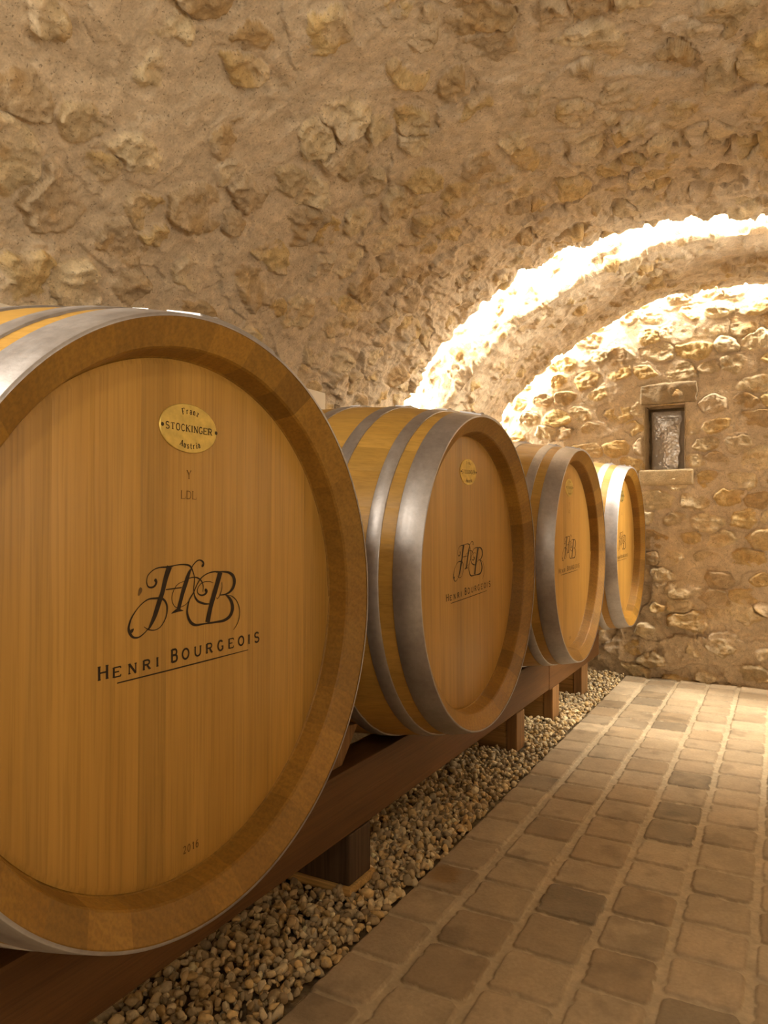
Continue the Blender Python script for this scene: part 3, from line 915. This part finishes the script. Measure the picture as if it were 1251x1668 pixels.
MONO = [[(-0.0535,0.0963,0.0129),(-0.062,0.0767,0.0109),(-0.0705,0.0499,0.0099),(-0.0769,0.0359,0.0109),(-0.0871,0.0119,0.0095),(-0.0967,-0.0045,0.0059),(-0.102,-0.0121,0.0018)],[(-0.1127,-0.0055,0.0007),(-0.1007,-0.0122,0.0021),(-0.0858,-0.0142,0.0017),(-0.0719,-0.0087,0.0017),(-0.0606,0.0068,0.0026),(-0.0583,0.0234,0.0037),(-0.0634,0.0345,0.004),(-0.0719,0.04,0.0039),(-0.0858,0.0415,0.0037),(-0.1047,0.0406,0.0025),(-0.1232,0.0303,0.0018),(-0.1387,0.0139,0.003),(-0.1453,-0.0013,0.0046),(-0.1438,-0.0115,0.0059),(-0.1361,-0.0206,0.0039),(-0.1232,-0.0224,0.0025),(-0.1101,-0.0161,0.0019),(-0.0999,-0.0082,0.0014)],[(-0.1438,-0.0125,0.0045),(-0.1382,-0.0093,0.0059),(-0.1349,-0.0063,0.0014)],[(-0.0463,0.0965,0.0034),(-0.0606,0.0956,0.0032),(-0.0775,0.0955,0.0022),(-0.0912,0.0922,0.0017),(-0.1034,0.0837,0.0017),(-0.1069,0.0736,0.0018),(-0.1042,0.0642,0.0026),(-0.0967,0.0613,0.0034),(-0.0885,0.0636,0.004),(-0.0847,0.0699,0.0049),(-0.0874,0.0743,0.0057),(-0.0885,0.0756,0.0019)],[(-0.0549,0.0953,0.0034),(-0.0405,0.0977,0.002),(-0.0227,0.0987,0.0023),(-0.0076,0.097,0.0035),(0.0,0.0933,0.0037),(0.0062,0.0841,0.0027),(0.0096,0.0739,0.0022),(0.0096,0.0628,0.0025),(0.0084,0.0496,0.0025),(0.0115,0.0372,0.0037),(0.0203,0.0274,0.0043),(0.0363,0.0214,0.004),(0.0509,0.0194,0.0021)],[(0.0025,0.0909,0.002),(-0.004,0.0825,0.0071),(-0.0113,0.0666,0.0101),(-0.0197,0.0476,0.0094),(-0.0263,0.0287,0.0089),(-0.0311,0.0145,0.0097)],[(0.0009,0.0899,0.0027),(0.0078,0.0979,0.0023),(0.0171,0.1041,0.0025),(0.025,0.105,0.0029),(0.0324,0.1016,0.0038),(0.0343,0.097,0.0044),(0.0311,0.094,0.0055),(0.0286,0.0932,0.002)],[(-0.0477,0.0108,0.001),(-0.0405,0.0134,0.0046),(-0.0316,0.0152,0.0059),(-0.0182,0.0131,0.001)],[(-0.062,0.0551,0.0019),(-0.0434,0.0557,0.0023),(-0.0227,0.0561,0.002)],[(-0.0167,0.0674,0.001),(-0.0316,0.0633,0.0012),(-0.0419,0.0538,0.0015),(-0.0471,0.0393,0.0015),(-0.0428,0.0261,0.0012),(-0.0331,0.0201,0.0012),(-0.0182,0.0218,0.0012),(-0.0076,0.0269,0.0013),(0.0047,0.04,0.0016),(0.014,0.0547,0.0016),(0.0298,0.0714,0.0016),(0.0493,0.0791,0.0016),(0.0692,0.0809,0.0014)],[(-0.0076,0.0718,0.0016),(0.0078,0.0733,0.0023),(0.0203,0.0709,0.0028),(0.0298,0.0642,0.0025),(0.034,0.0542,0.0019),(0.033,0.0442,0.0011)],[(0.0862,0.0796,0.0033),(0.0625,0.081,0.0027),(0.0427,0.0777,0.0021),(0.0273,0.0704,0.002),(0.0178,0.06,0.0021),(0.0084,0.0452,0.0024),(-0.0021,0.0329,0.0031),(-0.0082,0.0138,0.0044),(-0.0058,0.0004,0.0058),(0.0022,-0.0112,0.0061),(0.0146,-0.0171,0.0049),(0.0314,-0.0175,0.0034),(0.0509,-0.0176,0.0027)],[(0.0625,0.0595,0.0008),(0.0493,0.0628,0.0014),(0.033,0.0622,0.0016),(0.0225,0.0562,0.0018),(0.0181,0.0488,0.0021),(0.0203,0.0419,0.0025),(0.0298,0.0377,0.0033),(0.0395,0.0396,0.0041),(0.0434,0.0444,0.0055),(0.0401,0.0474,0.006),(0.0382,0.0485,0.0022)],[(0.0814,0.0794,0.0131),(0.0742,0.0602,0.0121),(0.0641,0.0358,0.0121),(0.0542,0.0116,0.0115),(0.0466,-0.0153,0.0126)],[(0.0692,0.0802,0.0027),(0.0896,0.0798,0.0031),(0.107,0.0771,0.0051),(0.1194,0.0699,0.0075),(0.1237,0.059,0.0087),(0.1205,0.0473,0.0075),(0.1105,0.0387,0.0049),(0.0965,0.0345,0.0031),(0.0793,0.0342,0.0017)],[(0.0965,0.0345,0.0023),(0.1105,0.0245,0.0064),(0.1176,0.012,0.009),(0.1176,0.0002,0.0093),(0.1098,-0.0108,0.0075),(0.093,-0.017,0.0056),(0.0692,-0.0176,0.0038),(0.046,-0.0173,0.0037)],[(0.1,0.033,0.0011),(0.1176,0.0286,0.0017),(0.132,0.0177,0.002),(0.1404,0.0001,0.002),(0.1393,-0.0166,0.002),(0.132,-0.0301,0.0017),(0.1219,-0.0388,0.0009)],[(0.0862,0.0594,0.0014),(0.0868,0.0477,0.0017),(0.081,0.0343,0.0018),(0.0742,0.0279,0.0014),(0.0705,0.0301,0.0011)]]
BRAND = [('H',-.2074,-.1871,-.0826,-.0594),('E',-.1778,-.1595,-.0828,-.066),('N',-.1459,-.1268,-.0828,-.0653),('R',-.1136,-.096,-.0812,-.0641),
 ('I',-.0836,-.0775,-.08,-.0633),('B',-.0475,-.0301,-.0784,-.0547),('O',-.0209,-.0009,-.0771,-.0583),('U',.0119,.0303,-.0763,-.0577),
 ('R',.0437,.062,-.0757,-.0567),('G',.075,.094,-.0753,-.056),('E',.1075,.1245,-.0753,-.0555),('O',.1362,.1562,-.0736,-.0556),
 ('I',.1674,.1748,-.0745,-.0546),('S',.1872,.2059,-.0742,-.0535)]
INK_X = B_L / 2 - HEAD_D + .0006

def badge(parent):
    cx, cz, rx, rz = -.0078, .3517, .0745, .0455
    V = []; F = []
    n = 64; x0 = B_L / 2 - HEAD_D - .0005
    rings = [(1.0, 0.0), (1.0, .0022), (.975, .0030), (.5, .0031)]
    for k, dx in rings:
        for i in range(n):
            a = 2 * PI * i / n
            V.append((x0 + dx, cx + rx * k * math.cos(a), cz + rz * k * math.sin(a)))
    for j in range(len(rings) - 1):
        for i in range(n):
            a, b = j * n + i, j * n + (i + 1) % n
            F.append((a, b, b + n, a + n))
    F.append(tuple(range(3 * n, 4 * n)))
    p = mesh_obj('badge', V, F, M_BRASS, parent, smooth=False)
    p['label'] = 'oval brass maker badge'
    ink = Ink(x0 + .0034)
    x = -.0690
    for ch in 'STOCKINGER':
        w = .0052 if ch == 'I' else .0108
        ink.glyph(ch, x, .3453, w, .0124, .0020, 0, 1.0)
        x += w + .0021
    ink.build('badge_lettering', M_INK, p)
    def arched(word, cx0, cz0, R, mid, h, sign, pen, adv):
        n = len(word)
        widths = [.0066 if c not in 'FA' else .0080 for c in word]; widths = [.0040 if c in 'i' else w for c, w in zip(word, widths)]
        tot = sum(widths) + adv * (n - 1)
        s = -tot / 2
        for c, w in zip(word, widths):
            t = (s + w / 2) / R
            if sign > 0:
                bx, bz, rot = cx0 + R * math.sin(t), cz0 + R * math.cos(t), -t
            else:
                bx, bz, rot = cx0 + R * math.sin(t), cz0 - R * math.cos(t), t
            ink.glyph(c, bx - w / 2 * math.cos(rot), bz - w / 2 * math.sin(rot), w, h, pen, rot, .9)
            s += w + adv
    ink = Ink(x0 + .0034)
    arched('Franz', -.006, .3770 - .070, .0715, 0, .0112, 1, .0018, .0019)
    ink.build('badge_lettering', M_INK, p)
    ink = Ink(x0 + .0034)
    arched('Austria', -.006, .3125 + .075, .0735, 0, .0110, -1, .0018, .0019)
    ink.build('badge_lettering', M_INK, p)
    for a in (-.0755, .0640):
        V = []; F = []
        for i in range(4):
            ph = i / 3 * PI / 2 * .95
            for j in range(12):
                t = 2 * PI * j / 12
                V.append((x0 + .003 + .0018 * math.sin(ph), a + .0036 * math.cos(ph) * math.cos(t), .3517 + .0036 * math.cos(ph) * math.sin(t)))
        for i in range(3):
            for j in range(12):
                F.append((i * 12 + j, i * 12 + (j + 1) % 12, (i + 1) * 12 + (j + 1) % 12, (i + 1) * 12 + j))
        F.append(tuple(36 + j for j in range(12)))
        mesh_obj('screw', V, F, M_SCREW, p, smooth=True)
    return p

HOOPS = [(.001, .082), (.126, .169), (.288, .332), (.478, .523)]
def make_barrel(uc):
    root = empty('wine_barrel', (B_FRONT_X - B_L / 2, uc, B_ZC))
    stave_body_mesh(root)
    head_mesh(root, 1); head_mesh(root, -1)
    for d0, d1 in HOOPS:
        hoop_mesh(root, d0, d1)
    for d0, d1 in HOOPS:
        hoop_mesh(root, B_L - d1, B_L - d0)
    badge(root)
    ink = Ink(INK_X)
    for st in MONO: ink.spline(st)
    ink.build('monogram', M_INK, root)
    for word in (BRAND[:5], BRAND[5:]):
        ink = Ink(INK_X)
        for k, (ch, x0, x1, y0, y1) in enumerate(word):
            ink.glyph(ch, x0, y0, x1 - x0, y1 - y0, .0046 if k == 0 else .0040, .018, .62)
        ink.build('brand_lettering', M_INK, root)
    ink = Ink(INK_X)
    ink.ribbon([(-.1690, -.0930), (-.05, -.0911), (.06, -.0887), (.1688, -.0861)], [.0022, .0026, .0026, .0014])
    ink.build('underline', M_INK, root)
    ink = Ink(INK_X)
    ink.glyph('Y', -.0128, .2577, .0128, .0160, .0019, 0, 1.0)
    ink.build('stamp_letters', M_INKFAINT, root)
    ink = Ink(INK_X)
    for ch, x, w in (('L', -.0271, .0122), ('D', -.0128, .0128), ('L', .0020, .0122)):
        ink.glyph(ch, x, .2200, w, .0154, .0017, 0, 1.0)
    ink.build('stamp_letters', M_INKFAINT, root)
    ink = Ink(INK_X)
    for ch, x in zip('2016', (-.0135, -.0025, .0095, .0190)):
        ink.glyph(ch, x, -.4380, .0086, .0136, .0020, .01, 1.0)
    ink.build('year_mark', M_INKFAINT, root)
    return root

def copy_tree(o, parent=None):
    c = o.copy(); C.objects.link(c)
    if parent is not None: c.parent = parent
    for ch in list(o.children): copy_tree(ch, c)
    return c
U_BARREL = [1.012, 2.394, 3.767, 5.172]
B_LABEL = ['nearest oak wine barrel, largest in view and cut by the left frame edge',
           'second oak wine barrel from the front, with bright round brass badge',
           'third oak wine barrel, between the second barrel and the farthest one',
           'farthest oak wine barrel, smallest in view, beside the end wall']
proto = make_barrel(U_BARREL[0])
ROLL = [.012, -.022, .0, .008]
SPIN = [0, 1.37, 2.71, 4.05]
for k, u in enumerate(U_BARREL):
    b = proto if k == 0 else copy_tree(proto)
    b.location.y = u
    tag(b, B_LABEL[k], 'barrel', 'oak wine barrels in a row')
    for ch in list(b.children):
        nm = ch.name.split('.')[0]
        ch.rotation_euler.x = -ROLL[k]
        if nm == 'staves': ch.rotation_euler.x = SPIN[k]
        if k == 1 and nm in ('stamp_letters', 'year_mark'):
            bpy.data.objects.remove(ch)

# the nearest head alone has a small dark knot left of its monogram
kv = [(INK_X, -.1215, .0563)]; kf = []
for i in range(18):
    a = 2 * PI * i / 18; q = 1 + .12 * math.sin(3 * a + 1)
    kv.append((INK_X, -.1215 + q * (.0040 * math.cos(a) + .0022 * math.sin(a)), .0563 + q * .0072 * math.sin(a)))
    kf.append((0, 1 + i, 1 + (i + 1) % 18))
mesh_obj('wood_knot', kv, kf, M_KNOT, proto).rotation_euler.x = -ROLL[0]

# ------------------------------------------------------------------ the stand
def prism(name, poly_uz, x0, x1, mat, parent=None, bev=.004, tint=None):
    """polygon in (y, z) extruded along x with small bevels"""
    import bmesh
    bm = bmesh.new()
    a = [bm.verts.new((x0, y, z)) for y, z in poly_uz]; b = [bm.verts.new((x1, y, z)) for y, z in poly_uz]
    n = len(a)
    bm.faces.new(a[::-1]); bm.faces.new(b)
    for i in range(n):
        bm.faces.new((a[i], a[(i + 1) % n], b[(i + 1) % n], b[i]))
    bmesh.ops.recalc_face_normals(bm, faces=bm.faces)
    if bev:
        bmesh.ops.bevel(bm, geom=list(bm.edges), offset=bev, segments=2, affect='EDGES', profile=.6)
    me = bpy.data.meshes.new(name); bm.to_mesh(me); bm.free()
    me.materials.append(mat)
    at = me.attributes.new('tint', 'FLOAT', 'FACE')
    at.data.foreach_set('value', np.full(len(me.polygons), random.random() if tint is None else tint, dtype=np.float32))
    o = bpy.data.objects.new(name, me); C.objects.link(o)
    if parent is not None: o.parent = parent
    return o
def box(name, x0, x1, y0, y1, z0, z1, mat, parent=None, bev=.004, tint=None):
    return prism(name, [(y0, z0), (y1, z0), (y1, z1), (y0, z1)], x0, x1, mat, parent, bev, tint)

RAIL_X, RAIL_B, RAIL_T = -1.20, .207, .416
o = box('support_beam', RAIL_X - .13, RAIL_X, -.45, 4.190, RAIL_B, RAIL_T, M_BEAM, bev=.006, tint=.4)
tag(o, 'long reddish brown timber beam under the three nearest barrels', 'beam', 'timber beams carrying the barrels')
o = box('support_beam', RAIL_X - .13, RAIL_X, 4.196, 5.50, RAIL_B - .006, RAIL_T, M_BEAM, bev=.006, tint=.8)
tag(o, 'short far timber beam carrying the farthest barrel, ending by the end wall', 'beam', 'timber beams carrying the barrels')

def support(u0, u1, label, dark):
    t = empty('support_block', (RAIL_X - .2, (u0 + u1) / 2, 0))
    loc = Vector(t.location)
    def bx(name, x0, x1, y0, y1, z0, z1, m, tint=None):
        return box(name, x0 - loc.x, x1 - loc.x, y0 - loc.y, y1 - loc.y, z0, z1, m, t, .005, tint)
    top = RAIL_B - .0065
    if dark:
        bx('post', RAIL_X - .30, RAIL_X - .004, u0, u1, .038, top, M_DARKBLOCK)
    else:
        bx('post', RAIL_X - .06, RAIL_X - .003, u0, u1, .0, top, M_BLOCK)
        bx('board', RAIL_X - .62, RAIL_X - .064, u0 + .012, u1 - .012, .0, top * .52, M_BOARD, .3)
        bx('board', RAIL_X - .62, RAIL_X - .064, u0 + .012, u1 - .012, top * .525, top, M_BOARD, .9)
    tag(t, label, 'support', 'blocks under the beams')
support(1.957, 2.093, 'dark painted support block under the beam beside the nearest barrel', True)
support(3.61, 3.735, 'wooden support block under the beam, below the second barrel', False)
support(4.275, 4.415, 'wooden support block under the joint of the two beams', False)
support(4.99, 5.16, 'farthest wooden support block, under the end of the short beam', False)
o = box('base_board', RAIL_X - .32, RAIL_X + .006, 1.945, 2.108, .012, .0375, M_PLY, bev=.002)
tag(o, 'pale board lying under the dark support block, half buried in gravel', 'board')
o = prism('wedge', [(1.885, RAIL_T), (1.965, RAIL_T), (2.065, .528), (1.99, .535), (1.885, .50)], RAIL_X - .125, RAIL_X - .035, M_BLOCK, None, .003, .25)
tag(o, 'small wooden wedge on the beam between the two nearest barrels', 'wedge')

# ------------------------------------------------------------------ gravel
def icosphere(sub):
    import bmesh
    bm = bmesh.new(); bmesh.ops.create_icosphere(bm, subdivisions=sub, radius=1.0)
    V = np.array([v.co[:] for v in bm.verts]); F = np.array([[l.index for l in f.verts] for f in bm.faces]); bm.free()
    return V, F
def pebble_shapes(sub, n, seed):
    V0, F0 = icosphere(sub)
    r = np.random.RandomState(seed); out = []
    for k in range(n):
        V = V0.copy()
        for c in range(r.randint(7, 12)):
            d = r.randn(3); d /= np.linalg.norm(d); lim = r.uniform(.48, .82)
            p = V @ d; ex = np.maximum(p - lim, 0)
            V -= ex[:, None] * d * .98
        f = r.randn(3) * 1.4; ph = r.rand(3) * 6
        V *= (1 + .07 * np.sin(V @ f * 1.8 + ph[0]) + .05 * np.sin(V[:, [0]] * 3 + ph[1])[:, 0])[:, None]
        V *= np.array([1.0, r.uniform(.62, .95), r.uniform(.42, .75)])
        out.append(V)
    return out, F0
def rot_mats(n, r):
    q = r.randn(n, 4); q[:, 1:3] *= .55; q /= np.linalg.norm(q, axis=1)[:, None]
    w, x, y, z = q.T
    return np.stack([np.stack([1 - 2 * (y * y + z * z), 2 * (x * y - z * w), 2 * (x * z + y * w)], -1),
                     np.stack([2 * (x * y + z * w), 1 - 2 * (x * x + z * z), 2 * (y * z - x * w)], -1),
                     np.stack([2 * (x * z - y * w), 2 * (y * z + x * w), 1 - 2 * (x * x + y * y)], -1)], 1)
def gravel():
    r = np.random.RandomState(21)
    VV, FF, CC = [], [], []; base = 0
    pal = np.array([(.36, .28, .18), (.42, .34, .23), (.30, .235, .155), (.47, .40, .30), (.38, .28, .15), (.26, .215, .155), (.50, .43, .32), (.33, .29, .23), (.43, .32, .18), (.22, .17, .115)])
    def layer(u0, u1, v0, v1, sp, size, z0, dz, sub, seed):
        nonlocal base
        nu, nv = int((u1 - u0) / sp), int((v1 - v0) / sp)
        uu, vv = np.meshgrid(np.arange(nu), np.arange(nv), indexing='ij')
        u = u0 + (uu.ravel() + r.rand(nu * nv)) * sp; v = v0 + (vv.ravel() + r.rand(nu * nv)) * sp
        sz = size * np.exp(r.randn(len(u)) * .27)
        sz = np.clip(sz, size * .5, size * 2.0)
        ok = (v - sz * .12 > EDGE_V - .003)
        inside_post = (v > 1.198) & (v < 1.52) & (u > 1.945) & (u < 2.105)
        for p0, p1 in ((3.60, 3.745), (4.265, 4.425), (4.98, 5.17)):
            inside_post |= (v > 1.185) & (u > p0 - .012) & (u < p1 + .012)
        ok &= ~inside_post
        u, v, sz = u[ok], v[ok], sz[ok]; n = len(u)
        z = z0 + dz * r.rand(n) + .012 * fbm(u * 4, v * 4, 71, 2)
        shapes, F0 = pebble_shapes(sub, 20, seed)
        S = np.array(shapes); nvz = S.shape[1]
        R = rot_mats(n, r)
        P = np.einsum('nij,nkj->nki', R, S[r.randint(0, 20, n)]) * sz[:, None, None]
        P += np.stack([-v, u, z], -1)[:, None, :]
        c = pal[r.randint(0, len(pal), n)] * np.array((1.48, 1.40, 1.18)) * r.uniform(.8, 1.2, (n, 1))
        c = np.repeat(np.c_[np.clip(c, .02, .8), np.ones(n)][:, None, :], nvz, 1)
        VV.append(P.reshape(-1, 3)); CC.append(c.reshape(-1, 4))
        FF.append((F0[None] + (np.arange(n) * nvz)[:, None, None] + base).reshape(-1, 3)); base += n * nvz
    layer(.75, 2.9, EDGE_V, 1.60, .0215, .0152, -.006, .016, 2, 1)
    layer(.75, 2.9, EDGE_V, 1.45, .0275, .0150, .010, .012, 2, 2)
    layer(2.9, 5.80, EDGE_V, 2.0, .0225, .0152, -.006, .016, 1, 3)
    layer(2.9, 5.80, EDGE_V, 1.60, .0290, .0150, .010, .012, 1, 4)
    layer(-.4, .75, EDGE_V, 1.6, .03, .018, -.006, .02, 1, 5)
    o = mesh_obj('gravel', np.concatenate(VV), np.concatenate(FF), M_PEBBLE, None, smooth=True, pcol=np.concatenate(CC))
    tag(o, 'loose brown and grey river gravel filling the strip under the barrels', 'gravel', None, 'stuff')
gravel()
us = np.linspace(U_FRONT, 5.95, 90); vs = np.linspace(EDGE_V - .02, 2.75, 30)
U, Vv = np.meshgrid(us, vs, indexing='ij')
structure(mesh_obj('floor', np.stack([-Vv, U, -.02 + .008 * fbm(U * 6, Vv * 6, 72, 3)], -1).reshape(-1, 3), grid_faces(90, 30, flip=True), M_SOIL, None, smooth=True))

# ------------------------------------------------------------------ small things
def foil():
    r = np.random.RandomState(9)
    w, hgt = .266, .474
    nx, nz = 56, 90
    xs = np.linspace(-w / 2, w / 2, nx); zs = np.linspace(0, hgt, nz)
    Xg, Zg = np.meshgrid(xs, zs, indexing='ij')
    px, pz = Xg + .018 * fbm(Xg * 16, Zg * 16, 81, 2), Zg + .018 * fbm(Xg * 16, Zg * 16, 82, 2)
    best = np.full(Xg.shape, -1e9)
    # crumpled sheet = upper envelope of many tilted planes
    for k in range(46):
        cx, cz = r.uniform(-w / 2, w / 2), r.uniform(0, hgt)
        gx, gz = r.uniform(-1.1, 1.1), r.uniform(-1.1, 1.1)
        dd = np.hypot(px - cx, (pz - cz) * .75)
        best = np.maximum(best, r.uniform(0, .03) + (px - cx) * gx + (pz - cz) * gz - dd * .8)
    best -= best.min()
    e = np.minimum(np.minimum(Xg + w / 2, w / 2 - Xg), np.minimum(Zg, hgt - Zg))
    belly = .05 * np.sqrt(np.clip(e / .10, 0, 1))
    depth = .6 * belly + best / best.max() * .085 + .0025 * fbm(Xg * 60, Zg * 60, 83, 2)
    # folded flap on the right
    fl = sstep(.076, .088, Xg + .034 * fbm(Zg * 9, Zg * 3, 84, 2))
    depth = depth * (1 - fl) + (depth * .5 + .02 - (Xg - .06) * .9) * fl
    V = np.stack([Xg, -depth, Zg], -1).reshape(-1, 3)
    nV = len(V)
    B = np.stack([Xg, np.full(Xg.shape, .03), Zg], -1).reshape(-1, 3)
    F = list(map(tuple, grid_faces(nx, nz, flip=True)))
    F2 = [tuple(i + nV for i in f[::-1]) for f in F]
    rim = []
    idx = np.arange(nV).reshape(nx, nz)
    loop = list(idx[:, 0]) + list(idx[-1, 1:]) + list(idx[-2::-1, -1]) + list(idx[0, -2:0:-1])
    for a, b in zip(loop, loop[1:] + loop[:1]):
        rim.append((a, a + nV, b + nV, b))
    o = mesh_obj('crumpled_foil', np.vstack([V, B]), F + F2 + rim, M_FOIL, None, smooth=False)
    o.location = (-(W_V0 + W_V1) / 2 + .006, U_BACK + .225, W_Z0 + .002)
    tag(o, 'crumpled silver foil stuffed into the small window niche', 'foil')
foil()

nv = [];  nf = []
for j, (z, rr) in enumerate(((3.02, .0035), (2.962, .0035), (2.962, .008), (2.956, .008))):
    for i in range(10):
        nv.append((-.479 + rr * math.cos(2 * PI * i / 10), 4.40 + rr * math.sin(2 * PI * i / 10), z))
for j in range(3):
    for i in range(10): nf.append((j * 10 + i, j * 10 + (i + 1) % 10, (j + 1) * 10 + (i + 1) % 10, (j + 1) * 10 + i))
nf.append(tuple(range(30, 40)))
o = mesh_obj('iron_nail', nv, nf, M_IRON, None)
tag(o, 'small dark iron nail sticking out of the vault beside the bright band', 'nail')
o = box('cable_duct', -2.46, -2.34, 1.2, 3.54, 1.80, 1.945, M_WHITE, None, .006)
tag(o, 'white plastic duct on the stone wall behind the barrels', 'duct')
